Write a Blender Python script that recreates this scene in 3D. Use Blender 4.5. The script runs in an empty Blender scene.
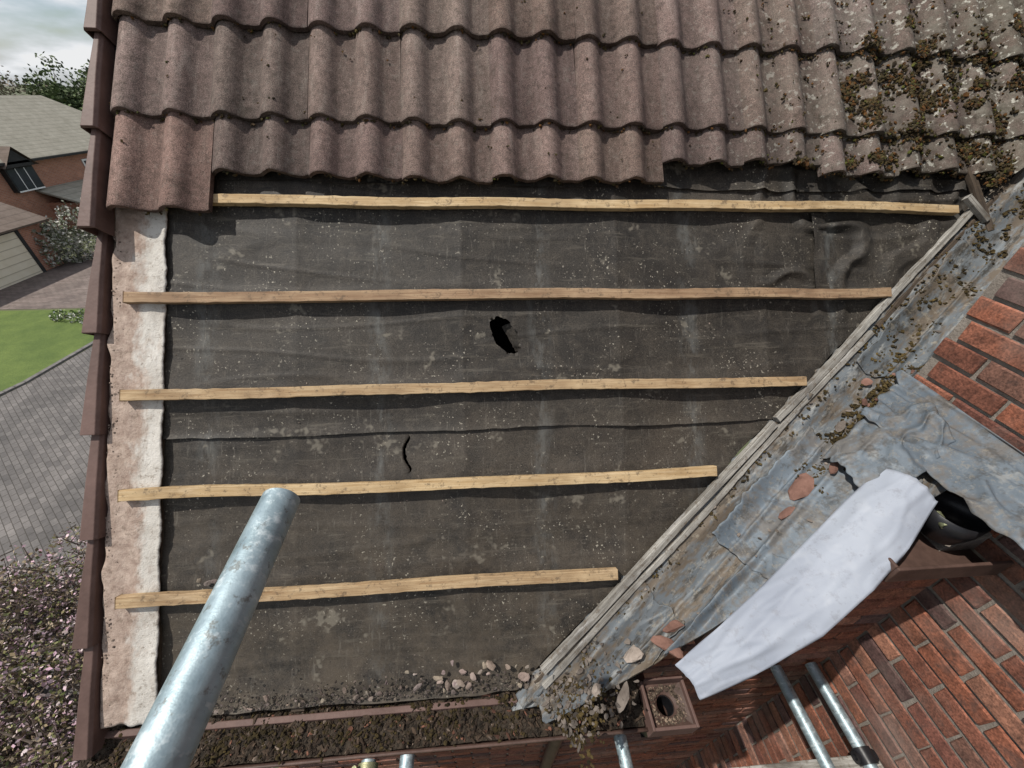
import bpy, bmesh, math, random
import numpy as np
from mathutils import Vector, Matrix, noise
random.seed(7); rng=np.random.default_rng(7)
H=7.8
sc=bpy.context.scene
# ---------------------------------------------------------------- frames
TH=math.radians(50); c,s_=math.cos(TH),math.sin(TH)
def frame(o,x,y,z):
    m=Matrix.Identity(4)
    for i in range(3):
        m[i][0]=x[i];m[i][1]=y[i];m[i][2]=z[i];m[i][3]=o[i]
    return m
ROOF=frame((0,1.0985,H-0.922),(1,0,0),(0,c,s_),(0,-s_,c))
VD=Vector((.7348,.4357,.5188)).normalized(); VP=Vector((.356,-.8993,.2514)).normalized(); VN=VP.cross(VD).normalized()
VAL=frame((.155,.4364,H-1.711),VP,VD,VN)
DROP=.11
# ---------------------------------------------------------------- materials
class M:
    def __init__(s,name,rough=.8,metal=0.,spec=.3):
        s.m=bpy.data.materials.new(name); s.m.use_nodes=True; s.t=s.m.node_tree; s.n=s.t.nodes; s.l=s.t.links
        s.b=s.n['Principled BSDF']; s.b.inputs['Roughness'].default_value=rough; s.b.inputs['Metallic'].default_value=metal
        s.b.inputs['Specular IOR Level'].default_value=spec
        s.tc=s.n.new('ShaderNodeTexCoord'); s.hs=None
    def co(s,sx=1,sy=1,sz=1,off=(0,0,0)):
        mp=s.n.new('ShaderNodeMapping'); mp.inputs['Scale'].default_value=(sx,sy,sz); mp.inputs['Location'].default_value=off
        s.l.new(s.tc.outputs['Object'],mp.inputs[0]); return mp.outputs[0]
    def noise(s,scale,detail=4,rough=.6,st=(1,1,1),off=(0,0,0),dist=0):
        n=s.n.new('ShaderNodeTexNoise'); n.inputs['Scale'].default_value=scale; n.inputs['Detail'].default_value=min(detail,4) if scale<60 else min(detail,1.5)
        n.inputs['Roughness'].default_value=rough; n.inputs['Distortion'].default_value=dist
        s.l.new(s.co(*st,off=off),n.inputs['Vector']); return n.outputs[0]
    def ramp(s,f,stops):
        r=s.n.new('ShaderNodeValToRGB'); e=r.color_ramp.elements
        while len(e)<len(stops): e.new(.5)
        for i,(p,col) in enumerate(stops):
            e[i].position=p
            if not hasattr(col,'__len__'): col=(col,)*3
            e[i].color=(*col,1)
        s.l.new(f,r.inputs[0]); return r.outputs[0]
    def val(s,f,a,b): return s.ramp(f,[(a,0.),(b,1.)])
    def mix(s,f,a,b,mode='MIX'):
        n=s.n.new('ShaderNodeMix'); n.data_type='RGBA'; n.blend_type=mode
        for k,v in ((0,f),(6,a),(7,b)):
            if isinstance(v,(int,float)): n.inputs[k].default_value=v
            elif isinstance(v,tuple): n.inputs[k].default_value=(*v,1)
            else: s.l.new(v,n.inputs[k])
        return n.outputs[2]
    def math(s,op,a,b=0.,cl=False):
        n=s.n.new('ShaderNodeMath'); n.operation=op; n.use_clamp=cl
        for k,v in ((0,a),(1,b)):
            if isinstance(v,(int,float)): n.inputs[k].default_value=v
            else: s.l.new(v,n.inputs[k])
        return n.outputs[0]
    def mrange(s,f,a,b):
        mr=s.n.new('ShaderNodeMapRange'); s.l.new(f,mr.inputs[0]); mr.inputs[1].default_value=a; mr.inputs[2].default_value=b; return mr.outputs[0]
    def axis(s,i):
        n=s.n.new('ShaderNodeSeparateXYZ'); s.l.new(s.tc.outputs['Object'],n.inputs[0]); return n.outputs[i]
    def attr(s,nm='Col'):
        n=s.n.new('ShaderNodeAttribute'); n.attribute_name=nm; return n.outputs['Color']
    def bump(s,h,strength=.4,dist=.005):
        n=s.n.new('ShaderNodeBump'); n.inputs['Strength'].default_value=strength; n.inputs['Distance'].default_value=dist
        s.l.new(h,n.inputs['Height'])
        if s.hs: s.l.new(s.hs,n.inputs['Normal'])
        s.hs=n.outputs[0]; s.l.new(s.hs,s.b.inputs['Normal']); return s
    def col(s,x):
        if isinstance(x,tuple): s.b.inputs['Base Color'].default_value=(*x,1)
        else: s.l.new(x,s.b.inputs['Base Color'])
        return s
    def rough(s,x): s.l.new(x,s.b.inputs['Roughness']); return s

def simple(name,c1,c2,scale=8,rough=.8,bump=.3,bs=None,metal=0,attr=False,dist=.004,st=(1,1,1)):
    m=M(name,rough,metal); n=m.noise(scale,5,.65,st=st); cc=m.ramp(n,[(.3,c1),(.7,c2)])
    if attr: cc=m.mix(1.,cc,m.attr(),'MULTIPLY')
    m.col(cc)
    if bump: m.bump(m.noise(bs or scale*6,3,.7,st=st),bump,dist)
    return m.m

# tile
m=M('concrete_tile',.92,0,.2)
big=m.noise(3.5,5,.6); fine=m.noise(380,2,.7); mid=m.noise(45,4,.7)
cc=m.ramp(big,[(.3,(.135,.096,.084)),(.7,(.205,.152,.134))])
cc=m.mix(m.math('MULTIPLY',m.val(mid,.42,.68),.8),cc,(.085,.065,.056))
streak=m.noise(14,5,.7,st=(3,.5,1),off=(3,3,3))
cc=m.mix(m.math('MULTIPLY',m.val(streak,.5,.7),.45),cc,(.25,.205,.18))
cc=m.mix(.85,cc,m.ramp(fine,[(.3,(.25,.25,.25)),(.5,(.95,.95,.95)),(.68,(1.75,1.75,1.75))]),'MULTIPLY')
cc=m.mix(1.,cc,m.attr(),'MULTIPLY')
ru=m.mrange(m.axis(0),.8,2.1)
lm=m.math('MULTIPLY',ru,m.val(m.noise(9,5,.75),.34,.58))
cc=m.mix(m.math('MULTIPLY',lm,.8),cc,m.ramp(m.noise(30,4,.7),[(.3,(.065,.060,.045)),(.7,(.20,.19,.16))]))
spots=m.val(m.noise(42,4,.65,off=(3,1,2)),.58,.63)
cc=m.mix(m.math('MULTIPLY',m.math('ADD',m.math('MULTIPLY',ru,.85),.06),spots),cc,(.44,.43,.38))
dk=m.val(m.noise(13,5,.8,off=(9,4,2)),.56,.66)
cc=m.mix(m.math('MULTIPLY',dk,m.math('ADD',m.math('MULTIPLY',ru,.5),.35)),cc,(.040,.032,.024))
m.col(cc); m.bump(fine,.6,.0018); m.bump(mid,.45,.003); TILE=m.m
# felt
m=M('bitumen_felt',.66,0,.35)
big=m.noise(2.0,5,.65); mid=m.noise(13,5,.75,dist=.8); fine=m.noise(240,2,.7)
cc=m.ramp(big,[(.3,(.015,.013,.0115)),(.52,(.029,.025,.021)),(.72,(.052,.043,.034))])
cc=m.mix(m.math('MULTIPLY',m.val(mid,.44,.72),.7),cc,(.064,.054,.043))
cc=m.mix(.8,cc,m.ramp(fine,[(.3,(.35,.35,.35)),(.7,(1.6,1.6,1.6))]),'MULTIPLY')
fr=m.math('FRACT',m.math('MULTIPLY',m.math('ADD',m.axis(0),6.68),1/.6))
dd=m.math('ABSOLUTE',m.math('SUBTRACT',fr,.5))
line=m.ramp(dd,[(0,1.),(.04,.6),(.09,0.)])
stn=m.noise(5,5,.8,st=(2.5,1,1))
line=m.math('MULTIPLY',line,m.val(stn,.47,.64))
cc=m.mix(m.math('MULTIPLY',line,.5),cc,(.14,.145,.14))
low=m.math('MULTIPLY',m.mrange(m.axis(1),.2,-1.0),m.val(m.noise(6,5,.8),.36,.62))
cc=m.mix(m.math('MULTIPLY',low,.55),cc,(.105,.083,.06))
sp=m.val(m.noise(110,2,.5,off=(5,5,1)),.66,.70); sp2=m.val(m.noise(5,5,.7,off=(1,7,1)),.46,.62)
cc=m.mix(m.math('MULTIPLY',m.math('MULTIPLY',sp,sp2),.75),cc,(.36,.33,.27))
st=m.val(m.noise(26,5,.8,st=(3,.35,1),off=(2,0,0)),.59,.69)
cc=m.mix(m.math('MULTIPLY',st,.32),cc,(.17,.155,.13))
st2=m.val(m.noise(14,5,.8,st=(.3,3,1),off=(6,0,0)),.57,.70)
cc=m.mix(m.math('MULTIPLY',st2,.42),cc,(.13,.115,.092))
blot=m.val(m.noise(4.5,5,.85,off=(8,2,0)),.61,.66)
cc=m.mix(m.math('MULTIPLY',blot,.5),cc,(.20,.18,.145))
m.col(cc); m.bump(fine,.4,.0012); m.bump(mid,.4,.005); FELT=m.m
# timber
def timber(name,a,b,kx=1,ky=14,kz=14,dirt=.6):
    m=M(name,.75,0,.25); g=m.noise(9,5,.7,st=(kx*.6,ky,kz),dist=.6); g2=m.noise(3,5,.7,off=(2,2,2)); g3=m.noise(14,4,.7,st=(.5,2,2),off=(5,5,5))
    cc=m.ramp(g,[(.32,a),(.62,b)])
    cc=m.mix(m.math('MULTIPLY',m.val(g2,.45,.66),dirt),cc,(a[0]*.55,a[1]*.52,a[2]*.52))
    cc=m.mix(m.math('MULTIPLY',m.val(g3,.55,.7),.5),cc,(b[0]*1.1,b[1]*1.12,b[2]*1.2))
    cc=m.mix(m.math('MULTIPLY',m.val(m.noise(40,4,.8),.54,.64),.65),cc,(.10,.072,.048))
    m.col(cc); m.bump(g,.6,.0025); return m.m
BATTS=[timber('batten_timber_a',(.35,.225,.105),(.54,.41,.245)),timber('batten_timber_b',(.21,.125,.072),(.36,.25,.155)),timber('batten_timber_c',(.28,.175,.09),(.46,.34,.205))]
OLDW=timber('weathered_timber',(.12,.11,.095),(.38,.365,.335),dirt=.8)
DKW=timber('dark_timber',(.04,.032,.025),(.10,.075,.055))
# undercloak
m=M('fibre_cement_undercloak',.9)
cc=m.ramp(m.noise(6,5,.7),[(.3,(.40,.37,.33)),(.7,(.60,.575,.535))])
mask=m.math('ADD',m.math('MULTIPLY',m.axis(0),-6.),-6.93)
nn=m.noise(8,5,.8,st=(1,.6,1))
mk_=m.val(m.math('ADD',mask,m.math('MULTIPLY',nn,1.3)),.72,.95)
cc=m.mix(m.math('MULTIPLY',mk_,.88),cc,m.ramp(m.noise(28,4,.8),[(.3,(.19,.12,.09)),(.7,(.44,.34,.28))]))
cc=m.mix(m.math('MULTIPLY',m.val(m.noise(50,4,.8,off=(1,2,3)),.55,.66),.6),cc,(.15,.115,.085))
cc=m.mix(m.math('MULTIPLY',m.val(m.noise(5,5,.8,st=(1.5,.8,1),off=(4,2,3)),.56,.68),.55),cc,(.28,.21,.165))
m.col(cc); m.bump(m.noise(50,3,.8),.8,.005); UCLK=m.m
# lead
def lead(name,base1,base2,stain=1.,st=(1.8,.5,1)):
    m=M(name,.62,.12,.35)
    n1=m.noise(3.5,5,.7,st=(1.6,.6,1)); n2=m.noise(11,5,.8,off=(4,1,2),st=st); n3=m.noise(40,4,.8)
    cc=m.ramp(n1,[(.3,base1),(.7,base2)])
    cc=m.mix(m.math('MULTIPLY',m.val(n2,.54,.66),.7*stain),cc,(.33,.33,.315))
    cc=m.mix(m.math('MULTIPLY',m.val(m.noise(6,5,.85,off=(9,9,2),st=st),.47,.58),.9*stain),cc,(.115,.088,.062))
    cc=m.mix(m.math('MULTIPLY',m.val(m.noise(13,5,.85,off=(1,6,2),st=st),.53,.62),.8*stain),cc,(.042,.037,.030))
    cc=m.mix(m.math('MULTIPLY',m.val(n3,.56,.65),.7*stain),cc,(.22,.195,.155))
    m.col(cc); m.rough(m.ramp(n2,[(.3,.48),(.7,.85)])); m.bump(n3,.45,.003); m.bump(n1,.3,.010); return m.m
LEAD=lead('weathered_lead',(.066,.077,.088),(.165,.182,.195))
LEAD2=lead('bluish_lead',(.075,.094,.115),(.165,.195,.225),.62,(1,1,1))
m=M('new_lead_sheet',.6,0,.3)
cc=m.ramp(m.noise(3,5,.6),[(.3,(.24,.265,.32)),(.7,(.33,.36,.415))])
cc=m.mix(m.math('MULTIPLY',m.val(m.noise(22,5,.8),.54,.68),.4),cc,(.17,.17,.185))
cc=m.mix(m.math('MULTIPLY',m.val(m.noise(4,5,.8,off=(3,3,3)),.56,.7),.4),cc,(.42,.44,.48))
m.col(cc); m.bump(m.noise(7,4,.5),.25,.005); m.bump(m.noise(120,2,.7),.15,.001); SHEET=m.m
PLAS=simple('brown_plastic',(.05,.030,.024),(.10,.060,.048),14,.55,.2)
VCAP=simple('verge_plastic',(.080,.047,.039),(.145,.090,.077),7,.6,.25,60)
m=M('galvanised_steel',.42,.7,.5)
n1=m.noise(5,5,.75,st=(4,1,4)); n2=m.noise(35,4,.8,st=(1,.3,1))
cc=m.ramp(n1,[(.3,(.22,.29,.32)),(.7,(.40,.49,.53))])
cc=m.mix(m.math('MULTIPLY',m.val(n2,.52,.64),.7),cc,(.62,.68,.70))
cc=m.mix(m.math('MULTIPLY',m.val(m.noise(50,4,.8,off=(1,5,3)),.57,.65),.65),cc,(.13,.12,.10))
m.col(cc); m.rough(m.ramp(n2,[(.3,.38),(.7,.68)])); m.bump(n2,.35,.002); GALV=m.m
BRASS=simple('coupler_steel',(.12,.14,.08),(.34,.33,.2),20,.5,.3,metal=.6)
BLACK=simple('black_plastic',(.008,.008,.01),(.02,.02,.022),10,.35,.1)
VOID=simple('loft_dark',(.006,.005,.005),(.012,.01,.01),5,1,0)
MORT=simple('mortar_joint',(.15,.13,.112),(.26,.23,.20),40,.95,.6,160)
m=M('red_brick',.92); n1=m.noise(22,4,.75); n2=m.noise(140,2,.7)
cc=m.mix(.9,m.attr(),m.ramp(n1,[(.3,(.45,.45,.46)),(.7,(1.3,1.25,1.2))]),'MULTIPLY')
cc=m.mix(.75,cc,m.ramp(n2,[(.3,(.4,.4,.4)),(.7,(1.4,1.4,1.4))]),'MULTIPLY')
cc=m.mix(m.math('MULTIPLY',m.val(m.noise(3,5,.7),.50,.70),.4),cc,(.24,.19,.165))
cc=m.mix(m.math('MULTIPLY',m.val(m.noise(9,5,.75,off=(5,5,5)),.54,.66),.55),cc,(.07,.05,.044))
m.col(cc); m.bump(n2,.5,.002); m.bump(n1,.5,.004); BRICK=m.m
STONE=simple('mortar_chunk',(.19,.165,.15),(.42,.385,.36),20,.95,.6,90,attr=True)
SOIL=simple('gutter_soil',(.014,.011,.008),(.060,.045,.032),35,1,1.,120,dist=.01)
MOSS=simple('moss',(.028,.022,.012),(.082,.064,.030),60,1,.8,200,attr=True)
# ---------------------------------------------------------------- mesh helpers
def mk(name,verts,faces,mat,mw=None,cols=None,smooth=False,parent=None):
    me=bpy.data.meshes.new(name); me.from_pydata([tuple(v) for v in verts],[],[tuple(f) for f in faces]); me.update()
    if mat: me.materials.append(mat)
    if cols is not None:
        a=me.color_attributes.new('Col','FLOAT_COLOR','POINT')
        arr=np.ones((len(verts),4),dtype=np.float32); arr[:,:3]=np.asarray(cols,dtype=np.float32); a.data.foreach_set('color',arr.ravel())
    if smooth: me.polygons.foreach_set('use_smooth',[True]*len(me.polygons))
    o=bpy.data.objects.new(name,me); sc.collection.objects.link(o)
    if mw is not None: o.matrix_world=mw
    if parent: o.parent=parent
    return o
def empty(name,loc=(0,0,0)):
    o=bpy.data.objects.new(name,None); sc.collection.objects.link(o); return o
class G:
    def __init__(s): s.v=[];s.f=[];s.c=[]
    def add(s,v,f,col=(1,1,1),cols=None):
        o=len(s.v); s.v+= [tuple(x) for x in v]; s.f+=[tuple(i+o for i in q) for q in f]; s.c+=cols if cols else [col]*len(v)
    def box(s,x0,x1,y0,y1,z0,z1,col=(1,1,1)):
        s.add([(x0,y0,z0),(x1,y0,z0),(x1,y1,z0),(x0,y1,z0),(x0,y0,z1),(x1,y0,z1),(x1,y1,z1),(x0,y1,z1)],
          [(0,3,2,1),(4,5,6,7),(0,1,5,4),(1,2,6,5),(2,3,7,6),(3,0,4,7)],col)
    def obj(s,name,mat,mw=None,smooth=False,parent=None,cols=True): return mk(name,s.v,s.f,mat,mw,s.c if cols else None,smooth,parent)
def grid(x0,x1,y0,y1,nx,ny,fn,keep=None):
    vs=[];fs=[]
    for j in range(ny+1):
        for i in range(nx+1):
            x=x0+(x1-x0)*i/nx; y=y0+(y1-y0)*j/ny; vs.append(fn(x,y))
    for j in range(ny):
        for i in range(nx):
            if keep and not keep(x0+(x1-x0)*(i+.5)/nx,y0+(y1-y0)*(j+.5)/ny): continue
            a=j*(nx+1)+i; fs.append((a,a+1,a+nx+2,a+nx+1))
    return vs,fs
def bisect(o,co,no):
    bm=bmesh.new(); bm.from_mesh(o.data)
    bmesh.ops.bisect_plane(bm,geom=bm.verts[:]+bm.edges[:]+bm.faces[:],plane_co=co,plane_no=no,clear_outer=True)
    bm.to_mesh(o.data); bm.free()
def bevel(o,w=.002,seg=2):
    b=o.modifiers.new('b','BEVEL'); b.width=w; b.segments=seg; b.limit_method='ANGLE'
def solid(o,t):
    so=o.modifiers.new('s','SOLIDIFY'); so.thickness=t
def nz(x,y,z=0): return noise.noise(Vector((x,y,z)))
def plank(name,p0,p1,wd,th,mat,w0=.003,mw=ROOF,warp=.002,seed=0,tilt=0,parent=None):
    p0=Vector((*p0,0));p1=Vector((*p1,0)); d=(p1-p0); L=d.length; n=max(4,int(L/.03)); vs=[];fs=[]
    for i in range(n+1):
        x=L*i/n
        wy=warp*2*nz(x*1.7,seed*3.1); wz=warp*(nz(x*1.3,seed*5.2+9)+.5); k=1+.06*nz(x*6,seed,4)
        e=.003*nz(x*25,seed,7); e2=.0025*nz(x*31,seed,2)
        ex=(.006*nz(seed,5)+.0 if i in(0,n) else 0)
        vs+=[(x+ex,wy-wd/2*k+e,w0+wz),(x-ex,wy+wd/2*k+e2,w0+wz),(x,wy+wd/2*k+e2,w0+wz+th),(x+ex,wy-wd/2*k+e,w0+wz+th)]
    for i in range(n):
        a=i*4
        for k in range(4):
            b=(k+1)%4; fs.append((a+k,a+b,a+4+b,a+4+k))
    fs+=[(0,3,2,1)[::-1],(n*4,n*4+1,n*4+2,n*4+3)]
    ang=math.atan2(d.y,d.x)
    L2=Matrix.Translation(p0)@Matrix.Rotation(ang,4,'Z')@Matrix.Rotation(tilt,4,'X')
    o=mk(name,vs,fs,mat,mw@L2,parent=parent); bevel(o,.0018); return o
def tube(name,p0,p1,r,mat,th=.004,seg=40,parent=None):
    p0=Vector(p0);p1=Vector(p1); d=(p1-p0);L=d.length; vs=[];fs=[]
    rings=[(0,r),(L,r),(L,r-th),(0,r-th)]
    for (z,rr) in rings:
        for i in range(seg):
            a=2*math.pi*i/seg; vs.append((rr*math.cos(a),rr*math.sin(a),z))
    for k in range(4):
        for i in range(seg):
            j=(i+1)%seg; k2=(k+1)%4; fs.append((k*seg+i,k*seg+j,k2*seg+j,k2*seg+i))
    q=d.to_track_quat('Z','Y').to_matrix().to_4x4()
    o=mk(name,vs,fs,mat,Matrix.Translation(p0)@q,smooth=True,parent=parent)
    o.modifiers.new('e','EDGE_SPLIT'); return o
def ico(n):
    bm=bmesh.new(); bmesh.ops.create_icosphere(bm,subdivisions=n,radius=1); bm.verts.ensure_lookup_table()
    r=(np.array([v.co[:] for v in bm.verts]),[tuple(v.index for v in f.verts) for f in bm.faces]); bm.free(); return r
ICO_V,ICO_F=ico(2); IC1_V,IC1_F=ico(1)
def blob(g,p,size,flat=1.,col=(1,1,1),rough=.3,hi=False,angular=False,asp=1.):
    V=(ICO_V if hi else IC1_V).copy()
    if angular:
        for _ in range(7):
            n=rng.normal(size=3); n/=np.linalg.norm(n); dd=rng.uniform(.35,.8); pr=V@n; ex=np.maximum(pr-dd,0); V-=ex[:,None]*n
    V*= (1+rough*rng.normal(size=(len(V),1))*.5)
    V*=np.array([rng.uniform(.7,1.3)*asp,rng.uniform(.7,1.3),1])*size
    a=rng.uniform(0,6.28); b=rng.uniform(-.5,.5) if flat<1 else rng.uniform(0,3)
    V[:,2]*=flat
    R=np.array(Matrix.Rotation(a,3,'Z')@Matrix.Rotation(b,3,'X'))
    V=V@R.T+np.array(p)
    g.add(V.tolist(),ICO_F if hi else IC1_F,col)

# ================================================================ ROOF SURFACES
BV=[.757,.408,.065,-.273,-.625]; BE=[1.974,1.639,1.254,.871,.4745]
def feltw(u,v,base):
    pin=1.
    for b in BV: pin*=1-math.exp(-((v-b)/.04)**2)
    fr=abs(math.sin(math.pi*(u+.07)/.6))
    w=-.014*fr**.7*(.4+.6*pin)
    w+=pin*(.013*nz(u*1.6,v*4)+.005*nz(u*6,v*7,3))
    k=max(0,min(1,(u-.9)/.5))*max(0,min(1,(v-.2)/.3))
    w+=pin*k*.030*max(0,1-abs(nz(u*2.2+v*3,v*2.4-u*3.5,5))*6)
    w+=pin*(.3+.7*k)*.008*max(0,1-abs(nz(u*1.1+4,v*9,8))*8)
    return min(w,.004 if pin<.5 else .014)+base
def holeR(a):
    a2=a-math.radians(-58); r=1/math.sqrt((math.cos(a2)/.077)**2+(math.sin(a2)/.044)**2)
    return r*(1+.20*nz(math.cos(a)*2.2,math.sin(a)*2.2,3)+.08*nz(math.cos(a)*7,math.sin(a)*7,1))
HC=(.088,.262)
def hratio(u,v):
    x=u-HC[0];y=v-HC[1]; return math.hypot(x,y)/holeR(math.atan2(y,x))
def tpath(v): return -.286+.020*nz(v*22,1.3)+.010*math.sin(v*45)
T0,T1=-.243,-.100
felt_e=empty('roofing_underlay_felt')
CR=Vector((1.225,0,0)); NR=Vector((1,-1.085,0)).normalized()
def strip(name,v0,v1,base,seed=0):
    cs=.006 if seed==1 else .009
    nu=int(4.1/cs); nv=int((v1-v0)/cs)
    def fn(u,v):
        t=(v-v0); vv=v
        if t<.06: vv=v+(1-t/.06)*(.012*nz(u*2.1,seed)+.004*nz(u*17,seed))
        lift=.010*math.exp(-t/.02)*(.6+nz(u*4,seed+3))
        if seed==1:
            r=hratio(u,vv)
            if .80<r<1.25:
                k=1/r if abs(r-1)<.12 else 1
                u=HC[0]+(u-HC[0])*k; vv=HC[1]+(vv-HC[1])*k
        return (u,vv,feltw(u,vv,base)+lift)
    def keep(u,v): return not (seed==1 and hratio(u,v)<1)
    vs,fs=grid(-1.2,2.9,v0,v1,nu,nv,fn,keep)
    if seed==0:
        cu=int(round((-.286+1.2)/cs)); n1=nu+1; dup={}
        for j in range(nv+1):
            vv=vs[j*n1+cu][1]
            if T0<vv<T1:
                t=(vv-T0)/(T1-T0); wd=.0075*math.sin(math.pi*t)**.6*(1+.8*nz(vv*80,2)); pu=tpath(vv)
                x,y,z=vs[j*n1+cu]; dup[j*n1+cu]=len(vs); vs.append((pu+wd,y,z)); vs[j*n1+cu]=(pu-wd,y,z-.004)
                for dc in (-2,-1,1,2,3,-3):
                    a=j*n1+cu+dc; X,Y,Z=vs[a]; vs[a]=(X+(pu+.286)*(1-abs(dc)/4),Y,Z)
        out=[]
        for f in fs:
            col=f[0]%n1
            if col==cu: f=tuple(dup.get(i,i) for i in f)
            out.append(f)
        fs=out
    o=mk(name,vs,fs,FELT,ROOF,smooth=True,parent=felt_e)
    bisect(o,CR,NR)
strip('felt_lower',-1.03,-.0,-.006,seed=0)
strip('felt_middle',-.09,.98,.0,seed=1)
strip('felt_upper',.84,1.6,.004,seed=2)
vs,fs=grid(1.34,1.41,.42,.74,8,40,lambda u,v:(u+.02*nz(v*5,2)+.0,v,.012+.007*nz(u*30,v*9)-.010*(u-1.36)/.05))
mk('felt_side_lap',vs,fs,FELT,ROOF,smooth=True,parent=felt_e)
vs,fs=grid(0,1,0,1,8,10,lambda a,b:(.130+.05*a-.05*b+.006*nz(a*5,b*5),.205+.10*b+.01*nz(b*6,a),-.012-.04*(1-a)))
mk('torn_felt_flap',vs,fs,FELT,ROOF,smooth=True,parent=felt_e)

for i,(bv,be) in enumerate(zip(BV,BE)):
    plank('roof_batten',(-1.225 if i else -1.18,bv),(be,bv+.001),.037 if i else .034,.025,BATTS[(0,1,2,0,2)[i]],.005,warp=.006,seed=i+1)

vs,fs=grid(-1.285,-1.112,-1.03,.80,24,240,lambda u,v:(u+(.008*nz(v*9,3)+.005*nz(v*40,1) if u>-1.12 else 0)+(.014*nz(v*14,8) if u<-1.275 else 0),v+(.02*nz(u*20,2) if v<-1.02 else 0),.006+.004*nz(u*20,v*6)))
o=mk('verge_undercloak',vs,fs,UCLK,ROOF,smooth=True); solid(o,.005)
g=G()
for _ in range(200):
    v=random.uniform(-1.02,.72); u=-1.285+abs(random.gauss(0,.015)); k=random.uniform(.25,.9); blob(g,(u,v,.006),random.uniform(.002,.006),.4,(k,k*.85,k*.75),.2,angular=True)
g.obj('verge_mortar_residue',STONE,ROOF)

# ---- tiles
def prof(x):
    t=(x%.165)/.165
    if t<.62: return .033*math.sin(math.pi*t/.62)**.85
    q=(t-.62)/.38; return -.003*math.sin(math.pi*q)
def tile(g,u0,v0,w_nose,w_head,L=.42,W=.332,col=(1,1,1),rot=0):
    nx=30; th=.020
    def pt(x,y,lo):
        X=x-W/2; Y=y
        w=w_nose+(w_head-w_nose)*(y/L)+prof(x)-(th if lo else 0)
        if y==0 and not lo: w-=.003
        cr,sr=math.cos(rot),math.sin(rot)
        return (u0+W/2+X*cr-Y*sr, v0+X*sr+Y*cr+ (.004*nz(x*40,v0*9+u0) if y==0 else 0), w)
    ys=[0,.007,L*.5,L]; vs=[]; cs=[]
    for lo in (0,1):
        for y in ys:
            for i in range(nx+1):
                x=W*i/nx; vs.append(pt(x,y,lo)); h=max(0,prof(x))/.033; k=(.66+.38*h)*(.7 if (lo or y==0) else 1); cs.append((col[0]*k,col[1]*k,col[2]*k))  # grime plus painted shade in vertex colour: darker pans, nose edge, underside
    n=nx+1; m_=n*4; fs=[]
    for j in range(3):
        for i in range(nx):
            a=j*n+i; fs.append((a,a+1,a+n+1,a+n)); fs.append((m_+a,m_+a+n,m_+a+n+1,m_+a+1))
        a=j*n; fs.append((a,a+n,m_+a+n,m_+a)); a=j*n+nx; fs.append((a,m_+a,m_+a+n,a+n))
    for i in range(nx): fs.append((i,m_+i,m_+i+1,i+1)); a=3*n+i; fs.append((a,a+1,m_+a+1,m_+a))
    g.add(vs,fs,cols=cs)
tiles=G(); noses=[]
U0=-1.268
def tc():
    k=random.uniform(.80,1.22); return (k*random.uniform(.97,1.05),k,k*random.uniform(.94,1.03))
for ci,vn in enumerate([.70,1.045,1.39,1.735,2.08,2.425]):
    for i in range(14):
        u0=U0+i*.33
        v0=vn+random.uniform(-.006,.006); rot=random.uniform(-.010,.010); wn=.052+random.uniform(-.002,.005); wh=.024
        if ci==0 and i>0:
            v0=.840+random.uniform(-.010,.010)
            if i>=6: v0=.915+random.uniform(-.012,.012)
            if i>=8: v0=.89+random.uniform(-.01,.015)
            wn=.041; wh=.018
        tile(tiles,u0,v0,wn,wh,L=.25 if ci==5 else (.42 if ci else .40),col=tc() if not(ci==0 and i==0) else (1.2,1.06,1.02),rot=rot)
        noses.append((u0,v0,wn,ci))
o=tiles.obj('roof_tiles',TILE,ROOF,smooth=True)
o.modifiers.new('es','EDGE_SPLIT').split_angle=math.radians(35)
bisect(o,Vector((1.24,0,0)),NR)
# ---- moss
g=G()
def mossy(u,v,w,n,sp,size,asp=.6):
    for _ in range(n):
        k=random.uniform(.4,1.3); cl=(k,k*random.uniform(.8,1.02),k*random.uniform(.6,1))
        if random.random()<.16: cl=(1.7,1.0,.6)
        if random.random()<.06: cl=(1.2,1.6,.7)
        blob(g,(u+random.gauss(0,sp),v+random.gauss(0,sp*asp),w+random.gauss(0,sp*.18)),size*random.uniform(.4,1.3),.7,cl,.7)
for (u0,v0,wn,ci) in noses:
    if ci>3: continue
    for k in range(70):
        x=random.uniform(0,.33); uu=u0+x
        if uu>1.2+1.085*v0: continue
        dens=.20+.80*max(0,min(1,(uu-.9)/.8))
        if ci==0: dens*=.5
        if random.random()<dens*.8: mossy(uu,v0-.006,wn+prof(x)-.017,2,.005,.005)
def tw(u,v):
    x=u-U0; return .036+max(0,prof(x))+.016*(1-((v-1.045)%.345)/.345)
for _ in range(52):
    u=random.gauss(1.86,.26); v=random.choice([1.02,1.06,1.10,1.37,1.40,1.2,1.28,.96,1.5])+random.gauss(0,.03)
    if u>1.25+1.085*v or u<1.1: continue
    n=random.randint(15,55); sp=random.uniform(.012,.032)
    for _ in range(n):
        uu=u+random.gauss(0,sp); vv=v+random.gauss(0,sp*.9)
        if uu>1.25+1.085*vv or vv<.9: continue
        mossy(uu,vv,tw(uu,vv)+.002,2,.004,.0065)
for _ in range(420):
    u=random.gauss(1.75,.36); v=random.uniform(.92,1.7)
    if u>1.25+1.085*v or u<.8: continue
    if prof(u-U0)>.02 and random.random()<.5: continue
    mossy(u,v,tw(u,v),3,.007,.0045)
for _ in range(150):
    v=random.uniform(.85,1.6); u=1.22+1.085*v-abs(random.gauss(0,.045)); mossy(u,v,.052,7,.014,.006)
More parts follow.
